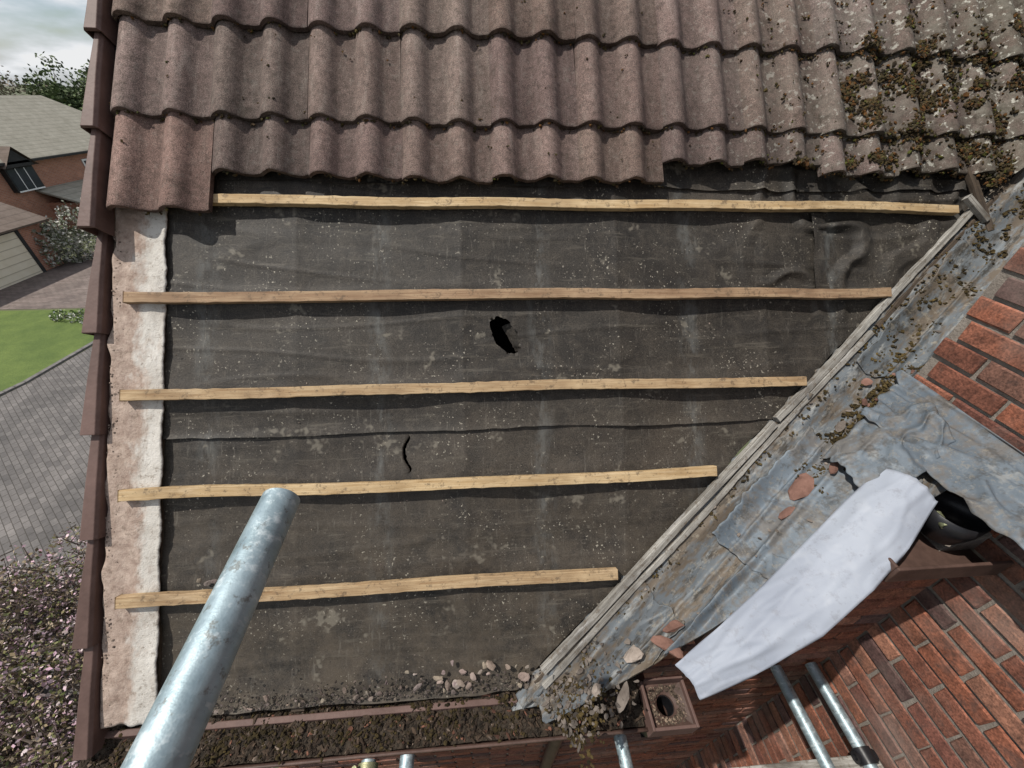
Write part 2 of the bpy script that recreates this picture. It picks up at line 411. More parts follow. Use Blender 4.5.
for _ in range(180):
    u=random.uniform(-1.25,2.3); v=random.uniform(.9,2.0)
    if u>1.2+1.085*v: continue
    mossy(u,v,tw(u,v),2,.004,.0035)
g.obj('roof_moss',MOSS,ROOF)

# ---- verge caps
for k in range(11):
    v0=-1.10+.345*k; hi=v0>.6; dz=.052 if hi else 0; sh=.062 if hi else .042
    du=random.uniform(-.007,.007) if not hi else 0
    L=.375; pts=[]
    secs=[(0,-1.394,-1.327,.040,-.07),(.5,-1.386,-1.333,.030,-.07),(1,-1.378,-1.338,.016,-.06)]
    for (t,ua,ub,wt,wb) in secs:
        y=v0+L*t; ua+=du*(1-t)*1.5+sh; ub+=du+sh-(.010 if hi else 0.004)
        pts+= [(ua,y,wb+dz),(ua,y,wt+dz-.012),(ua+.01,y,wt+dz),(ub-.008,y,wt+dz),(ub,y,wt+dz-.01),(ub,y,wb+dz+.03),(ub-.004,y,wb+dz+.03),(ub-.004,y,wt+dz-.014),(ua+.005,y,wt+dz-.014),(ua+.005,y,wb+dz)]
    fs=[]
    for j in range(2):
        for i in range(10): a=j*10+i; b=j*10+(i+1)%10; fs.append((a,b,b+10,a+10))
    fs.append(tuple(range(9,-1,-1))); fs.append(tuple(range(20,30)))
    o=mk('dry_verge_cap',pts,fs,VCAP,ROOF); bevel(o,.0025)
house=empty('brick_house')
g=G(); g.box(-1.335,-1.308,-1.12,2.6,-.21,-.02); g.obj('barge_board',PLAS,ROOF,parent=house,cols=False)
g=G(); g.box(-1.30,-1.12,-1.04,2.6,-.07,-.012); g.obj('verge_ladder',DKW,ROOF,parent=house,cols=False)
g=G()
for k in range(-1,6):
    uu=-.07+.6*k
    if uu<-1.1: continue
    v1=2.55; v0=max(-1.05,(uu-1.2)/1.085+.05) ; g.box(uu-.022,uu+.022,v0,v1,-.13,-.022)
g.obj('rafters',DKW,ROOF,parent=house,cols=False)
g=G(); g.box(-1.1,.05,-1.0,2.6,-.36,-.34); g.box(.05,3.2,-.2,2.6,-.36,-.34); g.obj('loft_dark_backing',VOID,ROOF,parent=house,cols=False)  # near-black sheet added under the roof so the felt hole reads dark

# ================================================================ VALLEY
def crease(x,y,z,k): return max(0,1-abs(nz(x,y,z))*k)
def lw(q,s):
    t=max(0,min(1,q/.14)); w=-DROP*(t*t*(3-2*t))
    for (qc,a,b) in ((.055,.010,.008),(.135,.022,.008),(.205,.032,.012),(.245,.010,.03),(.33,.024,.010),(.43,.016,.012)):
        ww=.014*nz(s*1.2,qc*30); w+=a*math.exp(-((q-qc-ww)/b)**2)*(.8+.5*nz(s*2,qc*9))
    w+=.007*nz(q*7,s*3,1)+.003*nz(q*22,s*9,4)
    w+=.008*crease(q*5+s*1.5,s*4-q*3,6,9)*.6
    if s>1.05+.4*q: w+=.006
    if s>1.95+.2*q: w+=.006
    return w
inv=VAL.inverted()
CY0,CSL=.425,.245
PC=inv@Vector((.50,CY0,H-1)); NC=(inv.to_3x3()@Vector((CSL,-1,0))).normalized()
PC2=inv@Vector((.50,.395,H-1)); NC2=(inv.to_3x3()@Vector((0,-1,0))).normalized()
lv=empty('lead_valley')
vs,fs=grid(-.012,.95,-.10,3.6,150,420,lambda q,s:(q,s,lw(q,s)))
o=mk('valley_lining',vs,fs,LEAD,VAL,smooth=True,parent=lv); bisect(o,PC,NC); bisect(o,PC2,NC2); solid(o,.004)
def piece(name,q0,q1,s0,s1,lift,seed,mat=LEAD):
    def fn(a,b):
        q=q0+(q1-q0)*a+.018*nz(b*4,seed)*(1 if a<.5 else -1)*abs(2*a-1)+.006*nz(b*19,seed,4)*abs(2*a-1); s=s0+(s1-s0)*b+.03*nz(a*4,seed,2)*abs(2*b-1)+.010*nz(a*17,seed,9)*abs(2*b-1)
        e=max(abs(2*a-1),abs(2*b-1))
        w=lw(q,s)+lift+.016*max(0,(e-.8)*5)**2*max(0,.35+nz(a*3,b*5,seed))+.005*crease(a*1.6,b*3,seed,7)+.003*nz(a*3,b*6,seed+3)
        return (q,s,w)
    vs,fs=grid(0,1,0,1,70,110,fn); o=mk(name,vs,fs,mat,VAL,smooth=True,parent=lv); bisect(o,PC,NC); solid(o,.003)
piece('lead_lap_piece',.07,.40,.86,1.42,.007,3,LEAD2)
piece('lead_lap_piece',.20,.42,.25,.95,.007,5,LEAD2)
piece('lead_lap_piece',.05,.26,1.75,2.45,.007,8)
piece('lead_lap_piece',.02,.18,-.02,.55,.007,11)
vb=empty('valley_boards')
def vl(v,off): return (1.2+1.085*v+off,v)
plank('valley_batten',vl(-.95,.022),vl(-.1,.026),.024,.026,OLDW,.004,warp=.007,seed=11,parent=vb)
plank('valley_batten',vl(-.09,.030),vl(.80,.034),.023,.024,OLDW,.004,warp=.007,seed=17,parent=vb)
plank('valley_edge_board',vl(-1.0,.074),vl(.25,.078),.020,.018,OLDW,.006,warp=.008,seed=12,parent=vb)
plank('valley_edge_board',vl(.27,.084),vl(.95,.084),.018,.016,DKW,.006,warp=.008,seed=19,parent=vb)
plank('valley_fillet',vl(-1.0,.05),vl(.7,.055),.014,.008,DKW,.002,warp=.003,seed=13,parent=vb)
plank('broken_batten_end',(2.03,.93),(2.10,.66),.03,.02,DKW,.02,seed=14)
plank('broken_batten_end',(2.0,.80),(2.08,.70),.025,.02,OLDW,.03,seed=15)
vs,fs=grid(-.026,.026,-.06,2.5,12,340,lambda q,s:(q+.009*nz(s*5,3)+.008*nz(s*30,1),s,.018+.018*nz(s*3,7)-.7*max(0,q)+.008*nz(q*30,s*8)+.012*crease(s*6,q*9,2,6)))
o=mk('lead_edge_welt',vs,fs,LEAD,VAL,smooth=True,parent=lv); solid(o,.003)

def S2(x): return H-1.806+.706*x-DROP/.817
k=1.055
Lp=[(.565,.385),(.70,.445),(.83,.505),(.98,.585),(1.12,.66),(1.235,.715)]
Rp=[(.608,.300),(.76,.325),(.918,.365),(1.06,.43),(1.18,.50),(1.29,.585)]
def ev(pts,t):
    t=t*(len(pts)-1); i=min(int(t),len(pts)-2); f=t-i; return (Vector((*pts[i],0)).lerp(Vector((*pts[i+1],0)),f))
def sh(a,b):
    l=ev(Lp,a);r=ev(Rp,a); p=l.lerp(r,b); x,y=p.x*k,p.y*k
    z=S2(x)+.055+.040*math.sin(math.pi*(b*.75+.05))*(.5+.5*a)-.055*b*b +.006*nz(a*3,b*2)+.006*crease(a*3+b,b*2-a,3,5)+.004*crease(a*5-b*2,b*3,8,7)
    return (x+.004*nz(a*3,b,3),y,z)
vs,fs=grid(0,1,0,1,80,30,sh); o=mk('loose_lead_sheet',vs,fs,SHEET,smooth=True); solid(o,.003)
cf=empty('crumpled_lead_flashing')
def fl(a,b):
    y=1.06-a*.80; x=1.553-.17*b**1.3-.014*nz(a*3,b*1.6); z=H-.775-.02*a-.13*b**.8+.024*nz(a*3,b*2,1)*b+.016*crease(a*3.2+b*2.4,b*1.6-a*1.5,3,5)*min(1,b*3)
    if b<.02: x=1.552
    y+=.03*nz(b*6,a*3)-.10*b*(1-a); z+=.006*nz(a*22,b*3,5)*(b>.9)
    return (x,y,z)
vs,fs=grid(0,1,0,1,110,50,fl); o=mk('wall_flashing',vs,fs,LEAD2,smooth=True,parent=cf); solid(o,.003)
def fl2(a,b):
    x=1.50-.27*a+.016*nz(b*7,a); y=1.0-.24*b-.12*a+.016*nz(a*7,b); return (x,y,S2(x)+.040+.035*math.sin(b*3.1)+.014*nz(a*2.5,b*2.5,2)+.014*crease(a*2.4+b*1.5,b*1.8-a*2.4,3,6))
vs,fs=grid(0,1,0,1,60,50,fl2); o=mk('folded_flap',vs,fs,LEAD2,smooth=True,parent=cf); solid(o,.003)

# ================================================================ EAVES
g=G(); g.box(-1.32,.10,.415,.435,H-1.80,H-1.750); g.box(-1.32,.62,.435,.56,H-1.87,H-1.85)
o=g.obj('eaves_fascia',VCAP,parent=house,cols=False); bevel(o,.003)
r=.052; yc=.372; zc=H-1.792
vs=[];fs=[]; prof_=[]
for i in range(17):
    a=math.pi+math.pi*i/16; prof_.append((yc+r*math.cos(a),zc+r*math.sin(a)))
prof_=[(prof_[0][0]-.005,prof_[0][1]-.006),(prof_[0][0]-.006,prof_[0][1]+.003)]+prof_
for j,x in enumerate(np.linspace(-1.38,.56,30)):
    for p in prof_: vs.append((x,p[0],p[1]+.004*math.sin(j*.5)))
n=len(prof_)
for j in range(29):
    for i in range(n-1): a=j*n+i; fs.append((a,a+1,a+n+1,a+n))
gut=empty('rain_gutter')
o=mk('gutter_trough',vs,fs,PLAS,smooth=True,parent=gut); solid(o,.003)
g=G()
for x in (-1.1,-.45,.2):
    for i in range(16):
        a=math.pi+math.pi*i/16;b=a+math.pi/16; R=r+.006
        g.add([(x-.015,yc+R*math.cos(a),zc+R*math.sin(a)),(x+.015,yc+R*math.cos(a),zc+R*math.sin(a)),(x+.015,yc+R*math.cos(b),zc+R*math.sin(b)),(x-.015,yc+R*math.cos(b),zc+R*math.sin(b))],[(0,1,2,3)])
g.obj('gutter_brackets',PLAS,parent=gut,cols=False)
cx,cy,cz=.640,.375,H-1.765; n=32; ro=.032
vs=[];fs=[]
for i in range(n):
    a=2*math.pi*i/n; m_=max(abs(math.cos(a)),abs(math.sin(a)))
    vs.append((cx+.075*math.cos(a)/m_,cy+.065*math.sin(a)/m_,cz+.012)); vs.append((cx+ro*1.25*math.cos(a),cy+ro*1.25*math.sin(a),cz)); vs.append((cx+ro*math.cos(a),cy+ro*math.sin(a),cz-.006)); vs.append((cx+ro*.9*math.cos(a),cy+ro*.9*math.sin(a),cz-.15))
for i in range(n):
    j=(i+1)%n
    for k2 in range(3): fs.append((i*4+k2,j*4+k2,j*4+k2+1,i*4+k2+1))
mk('gutter_outlet',vs,fs,PLAS,smooth=False,parent=gut)
g=G(); g.box(cx-.083,cx-.073,cy-.075,cy+.067,cz-.05,cz+.035); g.box(cx+.073,cx+.083,cy-.075,cy+.067,cz-.05,cz+.035); g.box(cx-.073,cx+.073,cy-.075,cy-.065,cz-.05,cz+.033); g.box(cx-.073,cx+.073,cy+.060,cy+.067,cz-.05,cz+.06)
o=g.obj('outlet_box',VCAP,parent=gut,cols=False); bevel(o,.002)
tube('outlet_throat',(cx,cy,cz-.015),(cx,cy,cz-.3),.034,BLACK,parent=gut)
g=G(); g.box(cx-.03,cx+.03,cy-.03,cy+.03,cz-.31,cz-.30); g.obj('outlet_dark',VOID,parent=gut,cols=False)  # black throat and dark plug stand in for shade down the outlet
tube('downpipe',(.36,.50,H-1.9),(.36,.50,.1),.034,PLAS,parent=gut)
g=G()
for _ in range(600):
    a=random.uniform(0,6.28); rr=random.uniform(.040,.09); x=cx+rr*math.cos(a); y=cy+rr*math.sin(a)
    if abs(x-cx)>.07 or abs(y-cy)>.06: continue
    k_=random.uniform(.1,.5) if random.random()<.8 else .9
    blob(g,(x,y,cz+.006),random.uniform(.002,.007),.7,(k_*.9,k_*.75,k_*.6),.4,angular=True)
g.obj('outlet_debris',STONE)
Y0s=.327
def soil(x,y):
    t=(y-Y0s)/.16
    z=H-1.793+.058*max(0,t)**1.2+.018*nz(x*7,y*12)+.014*nz(x*25,y*30,2)+.008*nz(x*70,y*70,5)
    return (x,y,z)
vs,fs=grid(-1.34,.55,Y0s,.488,460,44,soil); mk('gutter_soil',vs,fs,SOIL,smooth=True)
g=G()
for _ in range(3400):
    x=random.uniform(-1.32,.56); y=random.uniform(Y0s+.003,.485); p=soil(x,y)
    k=random.uniform(.15,.9); q_=random.random()
    cl=(k*.22,k*.165,k*.12) if q_<.90 else ((k*.8,k*.68,k*.58) if q_<.95 else (k*.7,k*.36,k*.26))
    blob(g,(x,y,p[2]+.002),random.uniform(.0015,.0065),.7,cl,.6,angular=random.random()<.3,asp=random.choice([1,1,2.5]))
g.obj('gutter_debris',STONE)
g=G()
for _ in range(340):
    x=random.uniform(-1.32,.4); y=random.uniform(Y0s+.005,.47); p=soil(x,y); k=random.uniform(.25,.85)
    for _ in range(4): blob(g,(x+random.gauss(0,.009),y+random.gauss(0,.009),p[2]+.004),random.uniform(.003,.007),.6,(k,k*.92,k*.7),.6)
g.obj('gutter_moss',MOSS)
g=G()
def chunk(u,v,sz,w=.004,flat=.45,hi=True,t=None):
    k=t or random.uniform(.25,.8); blob(g,(u,v,w+sz*flat*.3),sz,flat,(k,k*random.uniform(.84,.95),k*random.uniform(.74,.9)),.10,hi=hi,angular=True,asp=random.uniform(.8,1.8))
for _ in range(900):
    u=random.uniform(-1.1,.35); v=-1.02+abs(random.gauss(0,.035)); chunk(u,v,random.uniform(.0015,.006),hi=False,t=random.uniform(.06,.4),w=0)
for _ in range(28):
    u=random.uniform(-1.0,.2); v=-1.015+abs(random.gauss(0,.025)); chunk(u,v,random.uniform(.005,.012))
for _ in range(22):
    u=random.gauss(-.08,.16); v=-.985+abs(random.gauss(0,.03)); chunk(u,v,random.uniform(.007,.015),flat=.35,t=random.uniform(.6,1.0))
for _ in range(240):
    u=random.uniform(-1.1,1.6); v=random.uniform(-.98,.3)
    if u<1.15+1.085*v: chunk(u,v,random.uniform(.001,.003),hi=False,w=0)
for (u,v) in ((-.98,-.57),(-.93,-.575),(-.90,-.57),(-.95,-.58)): chunk(u,v,.010,w=.012)
g.obj('mortar_debris',STONE,ROOF)
g=G()
def vch(q,s,sz,flat=.4,t=None,red=False):
    k=t or random.uniform(.15,.7); cl=(k,k*.6,k*.5) if red else (k,k*.93,k*.86)
    blob(g,(q,s,lw(q,s)+sz*flat*.5+.010),sz,flat,cl,.08,hi=True,angular=True,asp=random.uniform(.8,1.8))
for _ in range(30): vch(random.uniform(.02,.30),random.uniform(.1,2.2),random.uniform(.003,.008))
for _ in range(260): vch(random.gauss(.10,.045),abs(random.gauss(0.10,.10)),random.uniform(.002,.010),t=random.uniform(.08,.5))
vch(.13,.36,.036,.3,.9);vch(.19,.46,.034,.3,.55,True);vch(.18,.24,.028,.4,.45);vch(.12,.18,.034,.45,.8);vch(.17,1.20,.055,.2,.5,True);vch(.19,1.10,.035,.25,.45,True);vch(.15,.52,.03,.3,.5,True)
for _ in range(14): vch(random.gauss(.17,.03),random.gauss(1.62,.12),random.uniform(.008,.022),.3,random.uniform(.3,.6),random.random()<.6)
g.obj('mortar_debris',STONE,VAL)
g=G()
def vm(q,s2,n,sp,lo=.003,hi_=.008):
    k=random.uniform(.4,1.3)
    for _ in range(n):
        a=q+random.gauss(0,sp); b=s2+random.gauss(0,sp); blob(g,(a,b,max(lw(a,b),-.2)+.007),random.uniform(lo,hi_),.6,(k,k*.9,k*.65),.7)
for _ in range(190): vm(random.gauss(.17,.030),random.gauss(1.60,.14),4,.009)
for _ in range(150): vm(random.gauss(.035,.012),random.uniform(.2,2.7),2,.006,.002,.006)
for _ in range(130): vm(random.gauss(.10,.03),random.uniform(1.8,2.9),3,.008)
for _ in range(120): vm(random.gauss(.11,.05),abs(random.gauss(.05,.08)),3,.008)
g.obj('valley_moss',MOSS,VAL)

hop=empty('rainwater_hopper')
vs=[];fs=[];n=36;cx,cy=1.435,.60
prof2=[(.07,H-.975),(.074,H-.975),(.07,H-1.02),(.05,H-1.08),(.045,H-1.08),(.064,H-1.02)]
for i in range(n):
    a=2*math.pi*i/n
    for (rr,z) in prof2: vs.append((cx+rr*math.cos(a),cy+rr*math.sin(a),z))
for i in range(n):
    j=(i+1)%n
    for k2 in range(6): fs.append((i*6+k2,j*6+k2,j*6+(k2+1)%6,i*6+(k2+1)%6))
mk('hopper_bowl',vs,fs,BLACK,smooth=True,parent=hop)
g=G(); g.box(cx-.035,cx+.035,cy-.035,cy+.035,H-1.082,H-1.07); g.obj('hopper_base',BLACK,parent=hop,cols=False)
tube('hopper_bolt',(1.375,.565,H-1.00),(1.385,.61,H-.995),.012,BRASS,parent=hop)
g=G(); g.box(1.18,1.55,.475,.485,H-1.13,H-1.06); g.box(1.18,1.19,.485,.66,H-1.13,H-1.06); g.box(1.19,1.55,.485,.66,H-1.135,H-1.125)
o=g.obj('hopper_tray',PLAS,parent=hop,cols=False); bevel(o,.003)
vs=[]
for (x,y) in ((.74,.486),(1.20,.598)):
    z=S2(x)
    vs+=[(x,y,z-.02),(x,y+.02,z-.02),(x,y+.02,z-.14),(x,y,z-.14)]
mk('raking_fascia',vs,[(3,2,1,0),(4,5,6,7),(0,1,5,4),(1,2,6,5),(2,3,7,6),(3,0,4,7)],PLAS,parent=house)

# ================================================================ WALLS
def bcol():
    base=random.choice([(.235,.096,.062),(.26,.11,.070),(.205,.083,.056),(.29,.14,.095),(.18,.075,.056),(.25,.095,.058),(.23,.12,.09)])
    if random.random()<.17: base=(.12,.07,.065)
    k=random.uniform(.72,1.15); return tuple(b*k for b in base)
def brickwall(name,along,a0,a1,z0,z1,face,nsign,keep=None):
    g=G(); row=0; z=z0
    while z<z1:
        a=a0-(.1125 if row%2 else 0)
        while a<a1:
            x0=max(a,a0)+random.uniform(-.002,.002);x1=min(a+.215,a1)+random.uniform(-.002,.002)
            if x1-x0>.03 and (keep is None or keep((x0+x1)/2,z)):
                i=.004; pr=nsign*(.006+random.uniform(-.0025,.0025)); j=lambda:random.uniform(-.0022,.0022)
                zz0,zz1=z,z+.063
                ring=[(x0+j(),zz0+j()),(x1+j(),zz0+j()),(x1+j(),zz1+j()),(x0+j(),zz1+j())]
                inn=[(x0+i+j(),zz0+i+j()),(x1-i+j(),zz0+i+j()),(x1-i+j(),zz1-i+j()),(x0+i+j(),zz1-i+j())]
                if along=='Y': P_=[(face,p,q) for p,q in ring]+[(face+pr,p,q) for p,q in inn]
                else: P_=[(p,face,q) for p,q in ring]+[(p,face+pr,q) for p,q in inn]
                g.add(P_,[(4,5,6,7),(0,1,5,4),(1,2,6,5),(2,3,7,6),(3,0,4,7)],bcol())
            a+=.225
        z+=.075; row+=1
    return g.obj(name,BRICK,parent=house)
brickwall('wing_wall_bricks','Y',-2.6,1.018,0.0,H+1.2,1.562,-1)
brickwall('front_wall_bricks','X',-1.24,1.556,0.0,H-1.0,.552,-1,keep=lambda x,z: z<(H-1.94 if x<.62 else S2(x)-.25))
g=G(); g.box(1.566,5.2,-2.6,1.02,0,H+1.22)
g.box(-1.24,1.566,.556,4.98,0,H-1.87)
g.obj('wall_mortar_core',MORT,parent=house,cols=False)
vs=[(.62,.556,H-1.87),(1.56,.556,H-1.87),(1.56,.556,S2(1.56)-.2),(.62,.556,S2(.62)-.2)]; vs+=[(a,b+.1,c_) for a,b,c_ in vs]
mk('raking_wall_core',vs,[(0,1,2,3),(7,6,5,4),(3,2,6,7)],MORT,parent=house)
vs=[(-1.24,.53,H-1.88),(-1.24,2.77,H+.80),(-1.24,5.0,H-1.88)]; vs+=[(-1.12,b,c_) for a,b,c_ in vs]
mk('gable_wall',vs,[(0,1,2),(5,4,3),(0,3,4,1),(1,4,5,2)],MORT,parent=house)
ry=1.0985+2.62*c; rz=H-.922+2.62*s_
vs=[(-1.33,ry,rz),(4.0,ry,rz),(4.0,ry+2.5,rz-2.98),(-1.33,ry+2.5,rz-2.98)]
mk('rear_roof_slope',vs,[(0,1,2,3)],TILE,parent=house,cols=[(1,1,1)]*4)
g=G(); g.box(-1.33,3.9,2.55,2.66,.03,.11); g.obj('ridge_tiles',TILE,ROOF,parent=house)
vs=[(1.5,-2.7,H+1.2),(1.5,1.1,H+1.2),(3.4,1.1,H+2.9),(3.4,-2.7,H+2.9),(5.3,1.1,H+1.2),(5.3,-2.7,H+1.2)]
mk('wing_roof',vs,[(0,3,2,1),(3,5,4,2),(0,1,4,5)],TILE,parent=house,cols=[(1,1,1)]*6)

# ================================================================ SCAFFOLD
tube('scaffold_pole',(-.268,-1.6,H-.468),(-.283,.355,H-.458),.0242,GALV)
for x,ye,zz in ((-.415,.312,1.825),(-.285,.318,1.815),(.50,.34,1.98),(1.30,.535,2.05),(1.47,.535,2.05)):
    tube('scaffold_transom',(x,-1.8,H-zz),(x,ye,H-zz),.0242,GALV)
cp=empty('scaffold_coupler')
tube('coupler_band',(-.415,.270,H-1.825),(-.415,.303,H-1.825),.033,BRASS,.008,parent=cp)
tube('coupler_bolt',(-.45,.287,H-1.83),(-.45,.287,H-1.78),.008,BRASS,.006,parent=cp)
cp=empty('scaffold_coupler')
tube('coupler_band',(1.47,.20,H-2.05),(1.47,.25,H-2.05),.034,BLACK,.009,parent=cp)
tube('coupler_jaw',(1.43,.225,H-2.05),(1.51,.225,H-2.05),.02,BLACK,.01,parent=cp)
g=G()
for k_ in range(3): g.box(.92,1.54,.235-.23*(k_+1)+.006,.235-.23*k_,H-2.115,H-2.077)
o=g.obj('scaffold_board',OLDW,cols=False); bevel(o,.003)
tube('scaffold_ledger',(-1.8,-.35,H-2.12),(1.5,-.35,H-2.12),.0242,GALV)

# ================================================================ LANDSCAPE
m=M('grass'); n1=m.noise(.9,5,.7); n2=m.noise(25,4,.8)
cc=m.ramp(n1,[(.3,(.060,.098,.020)),(.7,(.12,.165,.038))]); cc=m.mix(.7,cc,m.ramp(n2,[(.3,(.5,.55,.5)),(.7,(1.4,1.35,1.3))]),'MULTIPLY'); m.col(cc); m.bump(n2,.8,.03); GRASS=m.m
m=M('ground_earth'); cc=m.ramp(m.noise(.05,5,.7),[(.3,(.06,.075,.035)),(.7,(.11,.11,.06))]); m.col(cc); EARTH=m.m
def paving(name,c1,c2,mo,rot,bw=.2,bh=.1):
    m=M(name,.85); b=m.n.new('ShaderNodeTexBrick'); mp=m.n.new('ShaderNodeMapping'); mp.inputs['Rotation'].default_value=(0,0,rot)
    m.l.new(m.tc.outputs['Object'],mp.inputs[0]); m.l.new(mp.outputs[0],b.inputs['Vector'])
    b.inputs['Scale'].default_value=1; b.inputs['Brick Width'].default_value=bw; b.inputs['Row Height'].default_value=bh; b.inputs['Mortar Size'].default_value=.008
    b.inputs['Color1'].default_value=(*c1,1); b.inputs['Color2'].default_value=(*c2,1); b.inputs['Mortar'].default_value=(*mo,1)
    cc=m.mix(.8,b.outputs[0],m.ramp(m.noise(.8,5,.7),[(.3,(.6,.6,.6)),(.7,(1.25,1.22,1.2))]),'MULTIPLY')
    cc=m.mix(.4,cc,m.ramp(m.noise(20,4,.7),[(.3,(.6,.6,.6)),(.7,(1.3,1.3,1.3))]),'MULTIPLY')
    m.col(cc); m.bump(b.outputs[1],-.3,.004); return m.m
PAVE=paving('block_paving',(.10,.094,.092),(.155,.145,.14),(.055,.05,.045),math.radians(40),.24,.12)
PAVE2=paving('brown_paving',(.14,.11,.10),(.19,.155,.14),(.06,.05,.045),0,.28,.14)
def sheet(name,pts,z,mat):
    return mk(name,[(x,y,z) for x,y in pts],[tuple(range(len(pts)))],mat)
sheet('ground',[(-600,-600),(600,-600),(600,600),(-600,600)],0,EARTH)
sheet('paved_road',[(-6.2,-30),(-6.2,60),(-12.8,60),(-13.6,20),(-14.0,15.6),(-14.5,11),(-15.3,8.2),(-17,5),(-30,3),(-30,-30)],.006,PAVE)
lawn=[(-14.7,11),(-14.3,15.7),(-16.5,16.3),(-20.5,16.2),(-40,14),(-40,3.2),(-17.2,5.3),(-15.6,8.4)]
sheet('lawn',lawn,.03,GRASS)
sheet('driveway',[(-13.9,16.0),(-13.5,22),(-22,24),(-22,17.2),(-40,15.4),(-40,14.2),(-20.5,16.35),(-16.5,16.5)],.012,PAVE2)
KERB=simple('kerb_block',(.10,.095,.09),(.18,.17,.165),6,.9,.3)
g=G(); kp=[(-30,3.6),(-17.1,5.15),(-15.45,8.3),(-14.6,11),(-14.15,15.75),(-16.5,16.4)]
for p,q in zip(kp[:-1],kp[1:]):
    p=Vector((*p,0));q=Vector((*q,0)); L=(q-p).length; n=max(1,int(L/.25)); dx=(q-p)/n; pn=Vector((-dx.y,dx.x,0)).normalized()*.07
    for i in range(n):
        a=p+dx*(i+.03); b=p+dx*(i+.97)
        g.add([a-pn,b-pn,b+pn,a+pn]+[v_+Vector((0,0,.06)) for v_ in (a-pn,b-pn,b+pn,a+pn)],[(4,5,6,7),(0,1,5,4),(1,2,6,5),(2,3,7,6),(3,0,4,7)])
g.obj('kerb',KERB,cols=False)
m=M('foliage',.8); m.col(m.attr()); LEAF=m.m
BARK=simple('bark',(.06,.045,.035),(.14,.11,.09),8,.95,.4)
def leaves(name,pts,size,cols,parent=None,mat=None,jit=.25,cfn=None):
    n=len(pts); pts=np.asarray(pts); a=rng.normal(size=(n,3)); a/=np.linalg.norm(a,axis=1)[:,None]; b=rng.normal(size=(n,3)); b-=(b*a).sum(1)[:,None]*a; b/=np.linalg.norm(b,axis=1)[:,None]
    sz=size*rng.uniform(.6,1.4,(n,1)); a=a*sz; b=b*sz*.6
    V=np.stack([pts-a,pts-b,pts+a,pts+b],1).reshape(-1,3)
    F=np.arange(n*4).reshape(-1,4)
    C=np.array([cfn(p) for p in pts]) if cfn else np.array(cols)[rng.integers(0,len(cols),n)]
    C=C*rng.uniform(1-jit,1+jit,(n,1)); C=np.repeat(C,4,0)
    return mk(name,V.tolist(),F.tolist(),mat or LEAF,cols=C,parent=parent)
def limb(g,p0,p1,r0,r1,seg=7):
    p0=Vector(p0);p1=Vector(p1); q=(p1-p0).to_track_quat('Z','Y'); vs=[]
    for (p,r_) in ((p0,r0),(p1,r1)):
        for i in range(seg):
            a=6.283*i/seg; vs.append(p+q@Vector((r_*math.cos(a),r_*math.sin(a),0)))
    g.add(vs,[(i,(i+1)%seg,seg+(i+1)%seg,seg+i) for i in range(seg)])
def tree(name,x,y,h,R,cols,nl=7000,ls=.22):
    e=empty(name); g=G(); top=[]
    limb(g,(x,y,0),(x,y,h*.45),h*.03,h*.02)
    for i in range(26):
        a=random.uniform(0,6.28); el=random.uniform(.2,1.3); L=R*random.uniform(.6,1.05)
        p0=Vector((x,y,h*random.uniform(.25,.5))); p1=p0+Vector((math.cos(a)*math.cos(el)*L,math.sin(a)*math.cos(el)*L,math.sin(el)*L*h/(2.1*R)))
        limb(g,p0,p1,h*.012,h*.003); top.append((p0,p1))
        for _ in range(5):
            f=random.uniform(.4,1); s0=p0.lerp(p1,f); s1=s0+Vector((random.gauss(0,1),random.gauss(0,1),random.gauss(.4,.8)))*R*.2; limb(g,s0,s1,h*.004,h*.001,5); top.append((s0,s1))
    g.obj(name+'_trunk',BARK,parent=e,cols=False)
    pts=[]
    cl=[(a_.lerp(b_,random.uniform(.5,1.05)),random.uniform(.08,.2)*R) for a_,b_ in top for _ in range(2)]
    for _ in range(nl):
        c_,r_=random.choice(cl); pts.append((c_.x+random.gauss(0,r_),c_.y+random.gauss(0,r_),c_.z+random.gauss(0,r_*.8)))
    leaves(name+'_crown',pts,ls,cols,parent=e)
tree('bare_tree',-50,52,10.4,5.0,[(.19,.16,.12),(.24,.2,.15),(.16,.16,.10)],5000,.15)
tree('evergreen_tree',-46,60,10.4,4.8,[(.08,.11,.045),(.12,.16,.065),(.06,.085,.04)],9000,.20)
tree('evergreen_tree',-39,60,10.6,4.6,[(.10,.12,.05),(.14,.16,.07),(.08,.095,.045)],8000,.20)
tree('bare_tree',-58,56,10.6,4.8,[(.2,.17,.13),(.17,.16,.12)],5000,.15)
def shrub(name,blobs,n,size,cols,twigs=200,cfn=None,tr=.009):
    e=empty(name); pts=[]
    for _ in range(n):
        (cx,cy,cz,rx,ry,rz)=random.choice(blobs); d=Vector((random.gauss(0,1),random.gauss(0,1),random.gauss(0,1))).normalized()
        k=random.uniform(.55,1.0)**.5*(1+.22*nz(d.x*3+cx,d.y*3+cy,d.z*3)*2); z=cz+d.z*rz*k
        if z<.02: continue
        if nz((cx+d.x*rx)*2.2,(cy+d.y*ry)*2.2,z*2.2)<-.22: continue
        pts.append((cx+d.x*rx*k,cy+d.y*ry*k,z))
    leaves(name+'_leaves',pts,size,cols,parent=e,jit=.35,cfn=cfn)
    g=G()
    for _ in range(twigs):
        p=random.choice(pts); q=Vector(p); b=q-Vector((random.gauss(0,.25),random.gauss(0,.25),random.uniform(.1,.5)))
        limb(g,b,q,tr,tr*.35,4)
    g.obj(name+'_twigs',BARK,parent=e,cols=False)
